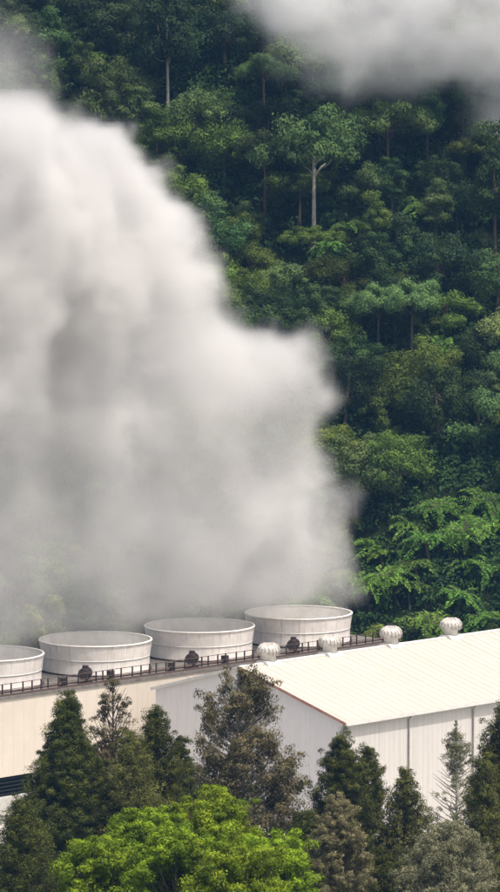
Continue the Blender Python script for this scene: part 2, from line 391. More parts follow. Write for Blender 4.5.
for i, (px, py, s, lab) in enumerate([
    (482, 528, 1.5, 'brightest light-green tree fern at the right edge above the roof'),
    (455, 560, 1.3, 'tree fern with wide fronds just below the brightest fern'),
    (425, 585, 1.25, 'tree fern above the second roof ventilator from the right'),
    (385, 575, 1.2, 'tree fern leaning over the slope right of the last fan stack'),
    (370, 600, 1.1, 'low tree fern directly right of the last fan stack'),
    (490, 590, 1.3, 'low tree fern at the right edge just above the roof ridge'),
    (410, 610, 1.2, 'low tree fern between the two right roof ventilators'),
    (455, 612, 1.1, 'tree fern crouching behind the rightmost roof ventilator'),
    (405, 545, 1.2, 'tree fern midway between the olive tree and the brightest fern'),
    (468, 546, 1.4, 'bright tree fern tucked under the brightest light-green fern'),
    (496, 552, 1.4, 'bright tree fern cut by the right edge below the brightest fern'),
    (438, 527, 1.3, 'bright tree fern up to the left of the brightest fern'),
    (432, 562, 1.3, 'bright tree fern left of the wide-fronded fern'),
    (472, 588, 1.3, 'bright tree fern above the rightmost roof ventilator'),
    (398, 592, 1.2, 'bright tree fern above the third roof ventilator from the left'),
    (368, 568, 1.2, 'bright tree fern nearest the right foot of the steam'),
    (352, 245, 1.2, 'yellow-green tree fern in the dark gully of the upper slope'),
    (335, 262, 1.1, 'yellow-green tree fern lowest in the upper gully')]):
    landmark('fern', px, py, s, lab, (i * 2) % 5)
# the rest of the forest
n_try = 0
while n_try < 9000 and len(placed) < 430:
    n_try += 1
    y = rng.uniform(388.5, 497); hw = .066 * y + 4
    x = rng.uniform(-hw, hw)
    low = (y < 408)
    k = rng.random()
    if low: kind = 'fern' if k < .55 and x > 4 else ('small' if k < .9 else 'broad')
    else: kind = 'broad' if k < .60 else 'tall' if k < .70 else 'umbrella' if k < .76 else 'small' if k < .96 else 'fern'
    s = {'broad': rng.uniform(.7, 1.15), 'tall': rng.uniform(.75, 1.2), 'umbrella': rng.uniform(.65, .95), 'small': rng.uniform(.8, 1.3), 'fern': rng.uniform(1.0, 1.4)}[kind]
    rad = {'broad': 3.0, 'tall': 2.2, 'umbrella': 3.2, 'small': 1.9, 'fern': 1.9}[kind] * s
    if low: rad *= .62
    if 386 < y < 412 and rng.random() < .5 and kind == 'fern': s *= 1.1
    if any((x - a) ** 2 + ((y - b) * 1.15) ** 2 < (.66 * (rad + c)) ** 2 for a, b, c in placed): continue
    placed.append((x, y, rad)); forest_tree(kind, x, y, s, m='f_warm' if kind != 'fern' and y < 458 and rng.random() < .42 else None)
print('forest trees', len(placed), 'tries', n_try)

# where two or three neighbours would read alike, say which is which
by = {}
for o in FT: by.setdefault(o['label'], []).append(o)
for lb, os_ in by.items():
    if 1 < len(os_) < 4:
        for o, wd in zip(sorted(os_, key=lambda o: o['px']), ('leftmost', 'rightmost') if len(os_) == 2 else ('leftmost', 'middle', 'rightmost')): o['label'] = wd + ' ' + lb
ORD = 'first second third fourth fifth sixth seventh eighth ninth tenth eleventh twelfth thirteenth fourteenth fifteenth sixteenth'.split()
for lb, os_ in by.items():
    if len(os_) > 3 and 'veiled' not in lb:
        for o, wd in zip(sorted(os_, key=lambda o: o['px']), ORD): o['label'] = wd + ' from left: ' + lb
for o in FT: del o['px']

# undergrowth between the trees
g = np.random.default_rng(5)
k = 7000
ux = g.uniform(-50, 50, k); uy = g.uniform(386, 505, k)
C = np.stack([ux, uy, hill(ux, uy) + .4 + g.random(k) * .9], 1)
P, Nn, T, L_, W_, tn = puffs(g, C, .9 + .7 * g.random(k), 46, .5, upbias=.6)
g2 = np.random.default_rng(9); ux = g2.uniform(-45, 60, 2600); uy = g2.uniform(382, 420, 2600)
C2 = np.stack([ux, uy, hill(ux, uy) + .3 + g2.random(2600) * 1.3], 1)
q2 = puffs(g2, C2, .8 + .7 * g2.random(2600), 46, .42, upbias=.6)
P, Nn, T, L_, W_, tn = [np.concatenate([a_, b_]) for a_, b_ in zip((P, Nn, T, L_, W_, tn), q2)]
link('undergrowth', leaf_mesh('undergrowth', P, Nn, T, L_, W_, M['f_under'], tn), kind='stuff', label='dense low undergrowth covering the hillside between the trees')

# ------------------------------------------------------------------ cooling tower
ROT = R(45); SP = 13.0
c2 = at(95.5, 638.5, 355.0)
TX, TY = c2.x, c2.y
RIM = c2.z; DECK = RIM - 2.75; EDGE = 6.6
print('rim', RIM)
tower = empty('cooling_tower', (TX, TY, 0), ROT, label='long cream cooling tower with four steaming round fan stacks on its deck', cat='cooling tower')
X0, X1 = -34.0, 32.6
b = MB(); b.box((X0, -EDGE, 3.7), (X1, -EDGE + .25, DECK - .25)); b.box((X0, EDGE - .25, 3.7), (X1, EDGE, DECK - .25))
b.box((X0, -EDGE + .25, 3.7), (X0 + .25, EDGE - .25, DECK - .25)); b.box((X1 - .25, -EDGE + .25, 3.7), (X1, EDGE - .25, DECK - .25))
x = X0 + 1.2
while x < X1: b.box((x - .02, -EDGE - .015, 3.75), (x + .02, -EDGE + .01, DECK - .3)); x += 1.22
b.build('casing', M['cream'], tower)
b = MB(); b.box((X0 - .1, -EDGE - .12, DECK - .25), (X1 + .1, EDGE + .12, DECK)); b.build('deck', M['deckmat'], tower)
b = MB(); b.box((X0 - .4, -EDGE - .5, 0), (X1 + .4, EDGE + .5, 2.0)); b.build('basin', M['concrete'], tower)
b = MB(); b.box((X0 + .3, -EDGE + .5, 2.0), (X1 - .3, EDGE - .5, 3.9));  # near-black block stands in for the shade inside the open inlet
for q in range(5): b.box((X0 + .2, -EDGE + .1, 2.15 + q * .33), (X1 - .2, -EDGE + .45, 2.19 + q * .33))
b.build('inlet_louvre_shade', M['black'], tower)
for q in range(11):
    b = MB(); xx = X0 + .3 + q * 6.76; b.box((xx, -EDGE - .05, 2.0), (xx + .3, -EDGE + .2, 3.7)); b.build('column', M['concrete'], tower)
def stack_meshes():
    n = 72; R1, R2, h = 5.1, 4.86, RIM - DECK
    b = MB()
    b.lathe([(R2 + .02, 0), (R2 - .05, .5), (R2 - .04, 1.1), (R2 + .06, 1.8), (R1 - .06, h - .12)], n)
    for a in range(24):       # vertical panel joints
        c = 2 * math.pi * a / 24
        pts = [(math.cos(c) * r, math.sin(c) * r, z) for r, z in ((R2 + .02, .02), (R2 - .05, .5), (R2 - .04, 1.1), (R2 + .06, 1.8), (R1 - .06, h - .13))]
        b.tube(pts, .025, 4, False)
    sh = b.mesh('shell'); sh.materials.append(M['shell'])
    b = MB(); b.lathe([(R2 - .10, 0), (R2 - .15, .5), (R2 - .14, 1.1), (R2 - .04, 1.8), (R1 - .16, h - .12)], n)
    inn = b.mesh('inner_shell'); inn.materials.append(M['shell_in'])
    b = MB(); b.lathe([(R1 - .18, h - .12), (R1 + .01, h - .12), (R1 + .01, h - .05), (R1 - .03, h), (R1 - .18, h)], n, closed=True); rim = b.mesh('rim')
    rim.materials.append(M['shell'])
    b = MB(); b.lathe([(R2 - .1, 1.28), (R2 + .02, 1.28), (R2 + .02, 1.36), (R2 - .1, 1.36)], n, closed=True); band = b.mesh('band'); band.materials.append(M['trim'])
    b = MB(); b.lathe([(R2 - .1, .01), (R2 + .2, .01), (R2 + .2, .12), (R2 - .1, .12)], n, closed=True); base = b.mesh('base_ring_shade'); base.materials.append(M['dark'])  # dark tone of the ring paints in the shadow under the stack foot
    b = MB(); b.lathe([(0, .9), (.5, .9), (.55, .6), (.5, .3), (0, .3)], 20)
    for a in range(7):
        c = 2 * math.pi * a / 7; u = Vector((math.cos(c), math.sin(c), 0)); s_ = Vector((-math.sin(c), math.cos(c), 0))
        V = []
        for r_, wd, tw in ((.5, .35, .16), (4.6, .6, .05)):
            for sg in (-1, 1):
                for dz in (-.02, .02): V.append(u * r_ + s_ * wd * sg + Vector((0, 0, .6 + tw * sg + dz)))
        b.add(V, [(0, 2, 6, 4), (1, 5, 7, 3), (0, 4, 5, 1), (2, 3, 7, 6), (4, 6, 7, 5), (0, 1, 3, 2)])
    fan = b.mesh('fan'); fan.materials.append(M['trim'])
    return sh, inn, rim, band, base, fan
SM = stack_meshes()
for q in range(4):
    st = link('fan_stack', SM[0], None, tower, ((q - 1) * SP, 0, DECK + .004)); st.rotation_euler = (0, 0, q * 1.31)
    for nm, me in zip(('inner_shell', 'rim', 'band', 'base_ring_shade', 'fan'), SM[1:]): link(nm, me, None, st)
# fan motors beside the stacks
def motor():
    b = MB(); b.tube([(-.62, 0, .75), (.5, 0, .75)], .40, 16)
    for k_ in range(9): b.tube([(-.5 + k_ * .11, 0, .75), (-.46 + k_ * .11, 0, .75)], .45, 16)
    b.tube([(.5, 0, .75), (.66, 0, .75)], .30, 14); b.box((-.2, -.2, 1.1), (.2, .2, 1.34))
    body = b.mesh('motor_body'); body.materials.append(M['dark'])
    b = MB(); b.box((-.6, -.42, .004), (.55, .42, .12)); b.box((-.45, -.3, .12), (-.3, .3, .5)); b.box((.25, -.3, .12), (.4, .3, .5))
    pl = b.mesh('plinth'); pl.materials.append(M['rust'])
    b = MB(); b.tube([(.66, 0, .75), (1.9, 0, .75)], .06, 8); sh = b.mesh('shaft'); sh.materials.append(M['trim']); return body, pl, sh
MM = motor()
for q in range(-1, 4):
    mo = link('fan_motor', MM[0], None, tower, ((q - .5) * SP + .1, -EDGE + 1.0, DECK))
    mo.rotation_euler = (0, 0, R(35)); mo.scale = (1.2, 1.2, 1.15); link('plinth', MM[1], None, mo); link('shaft', MM[2], None, mo)
# handrail
b = MB()
for (yy, xa, xb) in ((-EDGE + .05, X0, X1), (EDGE - .05, X0, X1)):
    for zz in (.55, 1.05): b.tube([(xa, yy, DECK + zz), (xb, yy, DECK + zz)], .03, 6)
rail = b.build('handrail', M['rust'], tower)
b = MB(); b.box((X0, -EDGE - .02, DECK), (X1, -EDGE + .02, DECK + .2)); link('toe_board', (lambda me_: (me_.materials.append(M['rust']), me_)[1])(b.mesh('toe_board')), None, rail)
b = MB(); b.box((-.05, -.05, 0), (.05, .05, 1.08)); pm = b.mesh('post'); pm.materials.append(M['dark'])
x = X0 + .1; kk = 0
while x < X1:
    link('post', pm, None, rail, (x, -EDGE + .05, DECK)); x += (1.05, 1.05, .8, 1.2, 1.0, 1.35)[kk % 6]; kk += 1
b = MB(); b.tube([(X0, -EDGE + .55, DECK + .28), (X1, -EDGE + .55, DECK + .28)], .11, 8); b.build('deck_pipe', M['rust'], tower)
for xx in (-21.4, -9.7, -4.1, 3.3, 10.0, 16.3, 22.4):
    b = MB(); b.box((xx, -EDGE + .3, DECK + .004), (xx + .55, -EDGE + .75, DECK + .8 + .25 * ((xx * 7) % 1))); b.build('valve_box', M['dark'], tower)
# vertical riser pipes at the bay joint
for q in range(3):
    b = MB(); xx = 5.2 + q * .85; b.tube([(xx, -EDGE - .28, 0), (xx, -EDGE - .28, DECK - .55)], .13, 10); b.build('riser_pipe', M['trim'], tower)

# ------------------------------------------------------------------ white building
RY = 338.0; Rg = at(241, 666, RY)
best = None
for Y2 in np.arange(300, RY, .02):
    p = at(345, 721, Y2); e = abs((p.x - Rg.x) - (RY - Y2))
    if best is None or e < best[0]: best = (e, Y2, p)
E = best[2]; HW = (E - Rg).xy.length; RZ = Rg.z; EZ = E.z
print('ridge z', RZ, 'eave z', EZ, 'half width', HW)
bld = empty('factory_building', (Rg.x, Rg.y, 0), ROT, label='large white metal-clad industrial hall with low pitched cream-white roof', cat='building')
HB = HW * .86; LB = 75.0; sl = (RZ - EZ) / HW; ov = .35
for sg in (-1, 1):
    b = MB(); t_ = .14
    W_ = HW if sg < 0 else HB; yb = sg * (W_ + ov); zb = RZ - sl * (W_ + ov)
    b.prism([(0, RZ), (yb, zb), (yb, zb - t_), (0, RZ - t_)], -.25, LB)
    x = 0.3
    while x < LB:        # standing seams
        b.prism([(sg * .3, RZ - sl * .3 + .002), (yb * .995, zb * 1 + sl * .06 + .002), (yb * .995, zb + sl * .06 + .022), (sg * .3, RZ - sl * .3 + .022)], x, x + .09); x += .95
    b.build('roof', M['roof'], bld)
b = MB(); b.prism([(-.32, RZ - .05), (0, RZ + .06), (.32, RZ - .05), (0, RZ + .02)], -.27, LB); b.build('ridge_cap', M['trim'], bld)
b = MB(); b.prism([(-HW, 0), (HB, 0), (HB, RZ - sl * HB - .16), (0, RZ - .16), (-HW, EZ - .16)], 0, .2)
x = -HW + .4
while x < HB - .2: b.box((-.012, x, .1), (.001, x + .03, min(RZ - sl * abs(x), RZ) - .45)); x += .6
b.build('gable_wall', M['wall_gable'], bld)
for sg in (-1, 1):
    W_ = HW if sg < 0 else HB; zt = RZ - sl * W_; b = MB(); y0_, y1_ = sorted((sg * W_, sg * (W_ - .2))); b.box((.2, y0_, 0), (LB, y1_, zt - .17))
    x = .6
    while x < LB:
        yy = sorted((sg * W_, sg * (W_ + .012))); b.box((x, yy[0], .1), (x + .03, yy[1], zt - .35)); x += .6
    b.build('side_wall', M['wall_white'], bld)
for sg in (-1, 1):   # verge flashing along the gable
    W_ = (HW if sg < 0 else HB) + ov + .02; b = MB(); yb, zb = sg * W_, RZ - sl * W_
    b.prism([(0, RZ + .03), (yb, zb + .03), (yb, zb - .22), (0, RZ - .22)], -.31, -.255); b.build('verge_flashing', M['redtrim' if sg < 0 else 'trim'], bld)
b = MB(); yb, zb = -(HW + ov), EZ - sl * ov
b.prism([(yb - .16, zb - .26), (yb - .003, zb - .26), (yb - .003, zb - .02), (yb - .03, zb - .02), (yb - .03, zb - .22), (yb - .13, zb - .22), (yb - .13, zb - .02), (yb - .16, zb - .02)], -.25, LB)
b.build('gutter', M['trim'], bld)
for q in range(1, 9):
    b = MB(); xx = -.45 + q * 8.15; b.tube([(xx, -HW - .40, EZ - .35), (xx, -HW - .13, EZ - .75), (xx, -HW - .13, .1)], .07, 8); b.build('downpipe', M['pipegrey'], bld)
b = MB(); b.box((-.05, -HW - .05, 0), (.22, -HW + .2, EZ - .2)); b.build('corner_trim', M['pipegrey'], bld)
# ridge ventilators
def vent_meshes():
    b = MB(); b.lathe([(0, 1.62), (.35, 1.58), (.68, 1.45), (.90, 1.22), (.98, .98), (.95, .75), (.80, .55)], 28, smooth=True)
    for a in range(18):
        c = 2 * math.pi * a / 18
        b.tube([(math.cos(c + o_) * r, math.sin(c + o_) * r, z) for o_, r, z in ((0, .36, 1.6), (.05, .7, 1.46), (.1, .93, 1.22), (.15, 1.01, .98), (.2, .98, .75), (.25, .82, .55))], .04, 4, False)
    dome = b.mesh('dome'); dome.materials.append(M['vent'])
    b = MB(); b.lathe([(.62, -.4), (.62, .5), (.82, .53), (.82, .58), (0, .58)], 24); neck = b.mesh('neck'); neck.materials.append(M['trim'])
    b = MB(); b.prism([(-.85, -.30), (0, -.02), (.85, -.30), (.85, -.22), (.5, .10), (-.5, .10), (-.85, -.22)], -.85, .85); base = b.mesh('base'); base.materials.append(M['trim'])
    return dome, neck, base
VM = vent_meshes()
for px in (268.5, 330, 391, 451):
    # place along the ridge
    bx = min(np.arange(0, 60, .05), key=lambda s_: abs(pix((Rg.x + s_ * .7071, Rg.y + s_ * .7071, RZ + .8))[0] - px))
    v = link('roof_ventilator', VM[0], None, bld, (bx, 0, RZ + .06)); link('neck', VM[1], None, v); link('base', VM[2], None, v)

# ------------------------------------------------------------------ foreground trees
def near_tree(name, px, py, Y, H, prof, nb, m, label, seed, barkm='bark', pr=.42, leaf=.17, per=48, up=.35, droop=.4, gap=0.0, skip=.0, inner=.35, cat='tree', jit=.42, r0=.22, aspect=.38, group=None, sub=3, flat=.8, spread=.6):
    """tree whose top stands at px, py in the picture; prof = [(height fraction, radius)]"""
    g = np.random.default_rng(seed); top = at(px, py, Y); gz = float(hill(top.x, Y)) - .1
    z0 = top.z - H; base = gz - z0
    hs = [a for a, _ in prof]; rs = [b_ for _, b_ in prof]
    root = empty(name, (top.x, Y, gz), 0, label=label, cat=cat, group=name.replace('_', ' ') + 's in front of the plant')
    mb = MB(); ht = top.z - gz
    wob = g.normal(size=(6, 2)) * .12 * H / 12
    tz = np.linspace(0, ht * .97, 6); pts = [(wob[i][0] * (i > 0) * (i < 5), wob[i][1] * (i > 0) * (i < 5), tz[i]) for i in range(6)]
    mb.tube(pts, [r0 * (1 - .9 * i / 5) + .02 for i in range(6)], 8)
    C = []; rad = []
    for i in range(nb):
        t = (i + g.random()) / nb; t = t ** .85
        r = np.interp(t, hs, rs) * (.94 - jit / 2 + jit * g.random())
        zc = (ht - H) + t * H
        if g.random() < skip: continue
        az = i * 2.39996 + g.normal() * .35
        d = np.array([math.cos(az), math.sin(az), 0])
        e = np.array([d[0] * r, d[1] * r, zc + up * r * (.6 + .8 * g.random())])
        zb = max(.4, zc - up * r * .8 - .2)
        s0 = np.array([np.interp(zb, tz, [p[0] for p in pts]), np.interp(zb, tz, [p[1] for p in pts]), zb])
        mid = (s0 + e) / 2 + np.array([0, 0, -.06 * r])
        rb = .02 + .045 * r0 / .22 * (1.1 - t)
        mb.tube([tuple(s0), tuple(mid), tuple(e)], [rb * 1.3, rb, rb * .4], 4, False)
        npf = max(2, int(sub * r / max(pr, .1) * .55 + 1))
        for j in range(npf):
            f = inner + (1.05 - inner) * (j + g.random() * .8) / npf
            c = s0 + (e - s0) * f + g.normal(size=3) * pr * .55
            C.append(c); rad.append(pr * (.6 + .7 * g.random()) * (1 - .25 * t))
    C.append(np.array([0, 0, ht - pr * .5])); rad.append(pr * .45); C.append(np.array([0, 0, ht - pr * 1.6])); rad.append(pr * .6)
    C.append(np.array([0, 0, ht + pr * .1])); rad.append(pr * .28)
    C = np.array(C); rad = np.array(rad)
    if gap:
        nz = vnoise(C[:, 0] / 1.1 + seed, C[:, 2] / 1.0 + C[:, 1] / 1.1, seed); keep = (nz > gap); keep[-3:] = True; C = C[keep]; rad = rad[keep]
    P, Nn, T, L_, W_, tn = puffs(g, C, rad, per, leaf, droop=droop, aspect=aspect, flat=flat, spread=spread)
    tme = mb.mesh('trunk'); tme.materials.append(M[barkm]); link('trunk', tme, None, root)
    link('crown', leaf_mesh('crown', P, Nn, T, L_, W_, M[m], tn), None, root)
    return root
CONE = [(0, 3.9), (.25, 3.6), (.5, 2.7), (.75, 1.6), (.92, .7), (1, .12)]
def sc(prof, k): return [(a, b_ * k) for a, b_ in prof]
EUC = [(0, 3.2), (.3, 3.9), (.55, 3.3), (.75, 2.9), (.9, 1.9), (1, .5)]
near_tree('conifer_tree', 68, 697, 278, 14.5, [(0, 4.7), (.36, 3.6), (.6, 2.45), (.8, 1.15), (.92, .45), (1, .03)], 480, 'n_conifer', 'tallest dark green cone-shaped conifer in front of the cream tower wall', 11, jit=.16, pr=.48, leaf=.135, per=129, up=.25, gap=.12, spread=.32)
near_tree('feathery_tree', 113, 683, 286, 15, [(0, 2.4), (.4, 2.3), (.7, 1.6), (.9, .9), (1, .3)], 130, 'n_brown', 'thin brownish see-through tree right of the tall dark cone-shaped conifer', 12, pr=.36, leaf=.135, per=73, up=.9, gap=.40, droop=.8, r0=.16)
near_tree('conifer_tree', 156, 711, 280, 13, [(0, 3.1), (.3, 2.7), (.6, 1.8), (.85, .9), (1, .15)], 230, 'n_conifer', 'narrower dark conifer in front of the left end of the shaded gable wall', 13, pr=.52, leaf=.135, per=91, up=.45, gap=.12, spread=.32)
near_tree('conifer_tree', 130, 735, 276, 11, [(0, 2.8), (.3, 2.4), (.6, 1.7), (.85, .9), (1, .15)], 170, 'n_olive', 'short olive conifer squeezed between the two taller dark conifers', 14, pr=.52, leaf=.135, per=84, up=.45, gap=.12, spread=.32)
near_tree('eucalyptus_tree', 240, 672, 292, 15.5, [(0, 3.6), (.15, 4.5), (.4, 4.3), (.6, 3.2), (.78, 2.7), (.92, 1.9), (1, .5)], 300, 'n_brown', 'large open grey-brown tree with hanging foliage below the ridge end of the white hall', 15, barkm='palebark', pr=.60, leaf=.21, per=60, up=.35, droop=1.2, gap=.52, r0=.26, inner=.5, spread=.4)
near_tree('conifer_tree', 342, 737, 284, 12, [(0, 2.6), (.3, 2.7), (.6, 2.1), (.82, 1.3), (1, .2)], 220, 'n_conifer', 'dark bushy conifer in front of the near corner of the white hall', 16, pr=.46, leaf=.135, per=94, up=.4, gap=.15, spread=.32)
near_tree('conifer_tree', 368, 748, 288, 12, [(0, 2.3), (.3, 2.1), (.6, 1.5), (.85, .9), (1, .2)], 170, 'n_conifer', 'second dark conifer pressed against the right side of the corner conifer', 17, pr=.42, leaf=.135, per=87, up=.5, gap=.15, spread=.32)
near_tree('conifer_tree', 405, 772, 286, 10.5, [(0, 2.5), (.35, 2.1), (.7, 1.2), (1, .2)], 170, 'n_olive', 'olive-green spindly conifer in front of the first downpipe of the hall', 18, pr=.38, leaf=.16, per=46, up=.7, gap=.15)
near_tree('feathery_tree', 456, 722, 292, 13.5, [(0, 2.9), (.2, 2.6), (.45, 2.3), (.7, 1.6), (.9, .8), (1, .2)], 150, 'n_silver', 'wispy silvery grey tree showing the white hall wall through its crown', 19, barkm='palebark', pr=.36, leaf=.135, per=50, up=.3, gap=.52, droop=.9, r0=.17)
near_tree('conifer_tree', 505, 706, 276, 15, [(0, 2.9), (.3, 2.7), (.6, 2.1), (.85, 1.3), (1, .3)], 260, 'n_conifer', 'dark conifer cut by the right edge in front of the white hall', 20, pr=.54, leaf=.135, per=94, up=.4, gap=.12, spread=.32)
near_tree('conifer_tree', 484, 762, 272, 11, [(0, 2.0), (.4, 1.8), (.7, 1.2), (1, .3)], 130, 'n_olive', 'lighter olive conifer just left of the dark one at the right edge', 21, pr=.50, leaf=.135, per=80, up=.6, gap=.12, spread=.32)
near_tree('feathery_tree', 338, 800, 262, 7.5, [(0, 2.2), (.3, 2.1), (.6, 1.6), (.85, .9), (1, .3)], 150, 'n_pale', 'pale straw-coloured dry feathery tree at the bottom between green trees', 22, barkm='bark', pr=.30, leaf=.135, per=77, up=.5, droop=.3, gap=.2, r0=.12)
near_tree('eucalyptus_tree', 450, 826, 262, 7, [(0, 3.2), (.4, 3.2), (.7, 2.3), (1, .6)], 150, 'n_silver', 'low dull grey-green bushy tree at the bottom right below the wispy tree', 23, pr=.45, leaf=.135, per=87, up=.3, gap=.15)
near_tree('eucalyptus_tree', 388, 858, 266, 6.5, [(0, 2.4), (.4, 2.5), (.7, 1.9), (1, .5)], 130, 'n_conifer', 'low dark bushy tree at the bottom between the straw-coloured tree and the olive one', 24, pr=.42, leaf=.135, per=87, up=.3, gap=.1)
near_tree('eucalyptus_tree', 306, 815, 266, 7, [(0, 2.2), (.4, 2.2), (.7, 1.5), (1, .4)], 120, 'n_conifer', 'small dark tree just right of the bright green crowns', 25, pr=.40, leaf=.135, per=84, up=.4, gap=.25)
near_tree('conifer_tree', 22, 805, 262, 8.5, [(0, 3.2), (.3, 2.9), (.6, 2.0), (.85, 1.1), (1, .2)], 180, 'n_conifer', 'short dark conifer in the bottom left corner', 26, pr=.56, leaf=.135, per=91, up=.35, gap=.12, spread=.32)
near_tree('conifer_tree', 180, 738, 283, 11.5, [(0, 2.2), (.4, 2.0), (.7, 1.3), (1, .2)], 140, 'n_conifer', 'small dark conifer left of the open grey-brown tree', 27, pr=.40, leaf=.135, per=84, up=.5, gap=.15)
# bright green broadleaf trees nearest the camera
BR = [(0, 2.6), (.2, 3.6), (.45, 3.9), (.7, 3.2), (.88, 2.0), (1, .6)]
for i, (px, py, Y, H, k_, lab) in enumerate([
    (212, 800, 222, 8, .72, 'tallest bright yellow-green leafy tree at the bottom centre'),
    (143, 818, 220, 7.2, .66, 'bright yellow-green leafy tree at the bottom right of the cone-shaped conifer'),
    (268, 846, 214, 6.0, .62, 'bright yellow-green leafy tree low at the right of the bright clump'),
    (178, 838, 211, 6.2, .66, 'bright yellow-green leafy tree in front, between the two highest bright crowns'),
    (232, 858, 208, 5.6, .66, 'bright yellow-green leafy tree in front, below the tallest bright crown'),
    (98, 850, 214, 5.6, .58, 'bright yellow-green leafy tree lowest at the left of the bright clump')]):
    near_tree('leafy_tree', px, py, Y, H, sc(BR, k_), 120, 'n_bright', lab, 40 + i, pr=.52, leaf=.16, per=120, up=.7, droop=.1, inner=.4, gap=.30, spread=.4, sub=2.6, flat=.65, aspect=.5, r0=.2)

# ------------------------------------------------------------------ steam and cloud (density grids evaluated in geometry nodes)
def noise3(shape, freq, g):
    """smooth random field on a unit grid of the given shape; freq = cells along each axis"""
    n = [max(2, int(round(f)) + 2) for f in freq]
    lat = g.random(n)
    out = lat
    for ax in range(3):
        t = np.linspace(0, freq[ax], shape[ax]); i = np.floor(t).astype(int); i = np.minimum(i, n[ax] - 2); f = t - i; f = f * f * (3 - 2 * f)
        sh = [1, 1, 1]; sh[ax] = len(t); f = f.reshape(sh)
        out = np.take(out, i, axis=ax) * (1 - f) + np.take(out, i + 1, axis=ax) * f
    return out
def fbm(shape, dims, cell, g, oct_=4, billow=False):
    tot = 0; amp = 1; s_ = 0
    for o in range(oct_):
        n = noise3(shape, [d / cell for d in dims], g)
        if billow: n = 1 - abs(2 * n - 1)
        tot = tot + amp * n; s_ += amp; amp *= .55; cell /= 2.1
    return tot / s_
def poly_sd(X, Z, poly):
    """signed distance to a polygon, positive inside"""
    d = np.full(X.shape, 1e9); ins = np.zeros(X.shape, bool); n = len(poly)
    for i in range(n):
        x1, z1 = poly[i]; x2, z2 = poly[(i + 1) % n]; ex, ez = x2 - x1, z2 - z1
        t = np.clip(((X - x1) * ex + (Z - z1) * ez) / (ex * ex + ez * ez), 0, 1)
        d = np.minimum(d, np.hypot(X - x1 - t * ex, Z - z1 - t * ez))
        c = ((z1 > Z) != (z2 > Z)); ins ^= c & (X < (x2 - x1) * (Z - z1) / (z2 - z1 + 1e-12) + x1)
    return np.where(ins, d, -d)
def volume_object(name, loc, rz, lo, hi, dens, mat_, label):
    """dens: array (nx, ny, nz) on the box lo..hi in object space"""
    nx, ny, nz = dens.shape
    me = bpy.data.meshes.new(name); N = nx * ny * nz
    # the grid's values ride on loose points, index = (ix * ny + iy) * nz + iz
    ax = [np.linspace(lo[i], hi[i], dens.shape[i]) for i in range(3)]
    G = np.stack(np.meshgrid(*ax, indexing='ij'), -1).reshape(-1, 3)
    me.vertices.add(N); me.vertices.foreach_set('co', G.astype(np.float32).ravel())
    a = me.attributes.new('rho', 'FLOAT', 'POINT'); a.data.foreach_set('value', dens.astype(np.float32).ravel())
    me.materials.append(mat_)
    ob = link(name, me, loc=loc, kind='stuff', label=label); ob.rotation_euler = (0, 0, rz)
    ng = bpy.data.node_groups.new(name, 'GeometryNodeTree')
    ng.interface.new_socket('Geometry', in_out='INPUT', socket_type='NodeSocketGeometry'); ng.interface.new_socket('Geometry', in_out='OUTPUT', socket_type='NodeSocketGeometry')
    n = ng.nodes; L = ng.links; gi = n.new('NodeGroupInput'); go = n.new('NodeGroupOutput')
    vc = n.new('GeometryNodeVolumeCube')
    vc.inputs['Min'].default_value = lo; vc.inputs['Max'].default_value = hi; vc.inputs['Background'].default_value = 0
    for q, v_ in zip('XYZ', (nx, ny, nz)): vc.inputs['Resolution ' + q].default_value = v_
    pos = n.new('GeometryNodeInputPosition'); sx = n.new('ShaderNodeSeparateXYZ'); L.new(pos.outputs[0], sx.inputs[0])
    acc = None
    for i, (cnt) in enumerate((nx, ny, nz)):
        mr = n.new('ShaderNodeMapRange'); mr.inputs[1].default_value = lo[i]; mr.inputs[2].default_value = hi[i]; mr.inputs[3].default_value = 0; mr.inputs[4].default_value = cnt - 1
        L.new(sx.outputs[i], mr.inputs[0]); rd = n.new('ShaderNodeMath'); rd.operation = 'ROUND'; L.new(mr.outputs[0], rd.inputs[0])
        if acc is None: acc = rd.outputs[0]
        else:
            ma = n.new('ShaderNodeMath'); ma.operation = 'MULTIPLY_ADD'; L.new(acc, ma.inputs[0]); ma.inputs[1].default_value = cnt; L.new(rd.outputs[0], ma.inputs[2]); acc = ma.outputs[0]
    si = n.new('GeometryNodeSampleIndex'); si.data_type = 'FLOAT'; si.domain = 'POINT'
    na = n.new('GeometryNodeInputNamedAttribute'); na.data_type = 'FLOAT'; na.inputs[0].default_value = 'rho'
    L.new(gi.outputs[0], si.inputs['Geometry']); L.new(na.outputs[0], si.inputs['Value']); L.new(acc, si.inputs['Index'])
    L.new(si.outputs[0], vc.inputs['Density'])
    smt = n.new('GeometryNodeSetMaterial'); smt.inputs['Material'].default_value = mat_
    L.new(vc.outputs[0], smt.inputs[0]); L.new(smt.outputs[0], go.inputs[0])
    md = ob.modifiers.new('density', 'NODES'); md.node_group = ng
    return ob
def volmat(name, col, density, aniso=0.0):
    m = bpy.data.materials.new(name); m.use_nodes = True; N = m.node_tree.nodes; N.remove(N['Principled BSDF'])
    v = N.new('ShaderNodeVolumePrincipled'); v.inputs['Color'].default_value = (*col, 1); v.inputs['Density'].default_value = density
    v.inputs['Anisotropy'].default_value = aniso
    m.node_tree.links.new(v.outputs[0], N['Material Output'].inputs['Volume']); return m

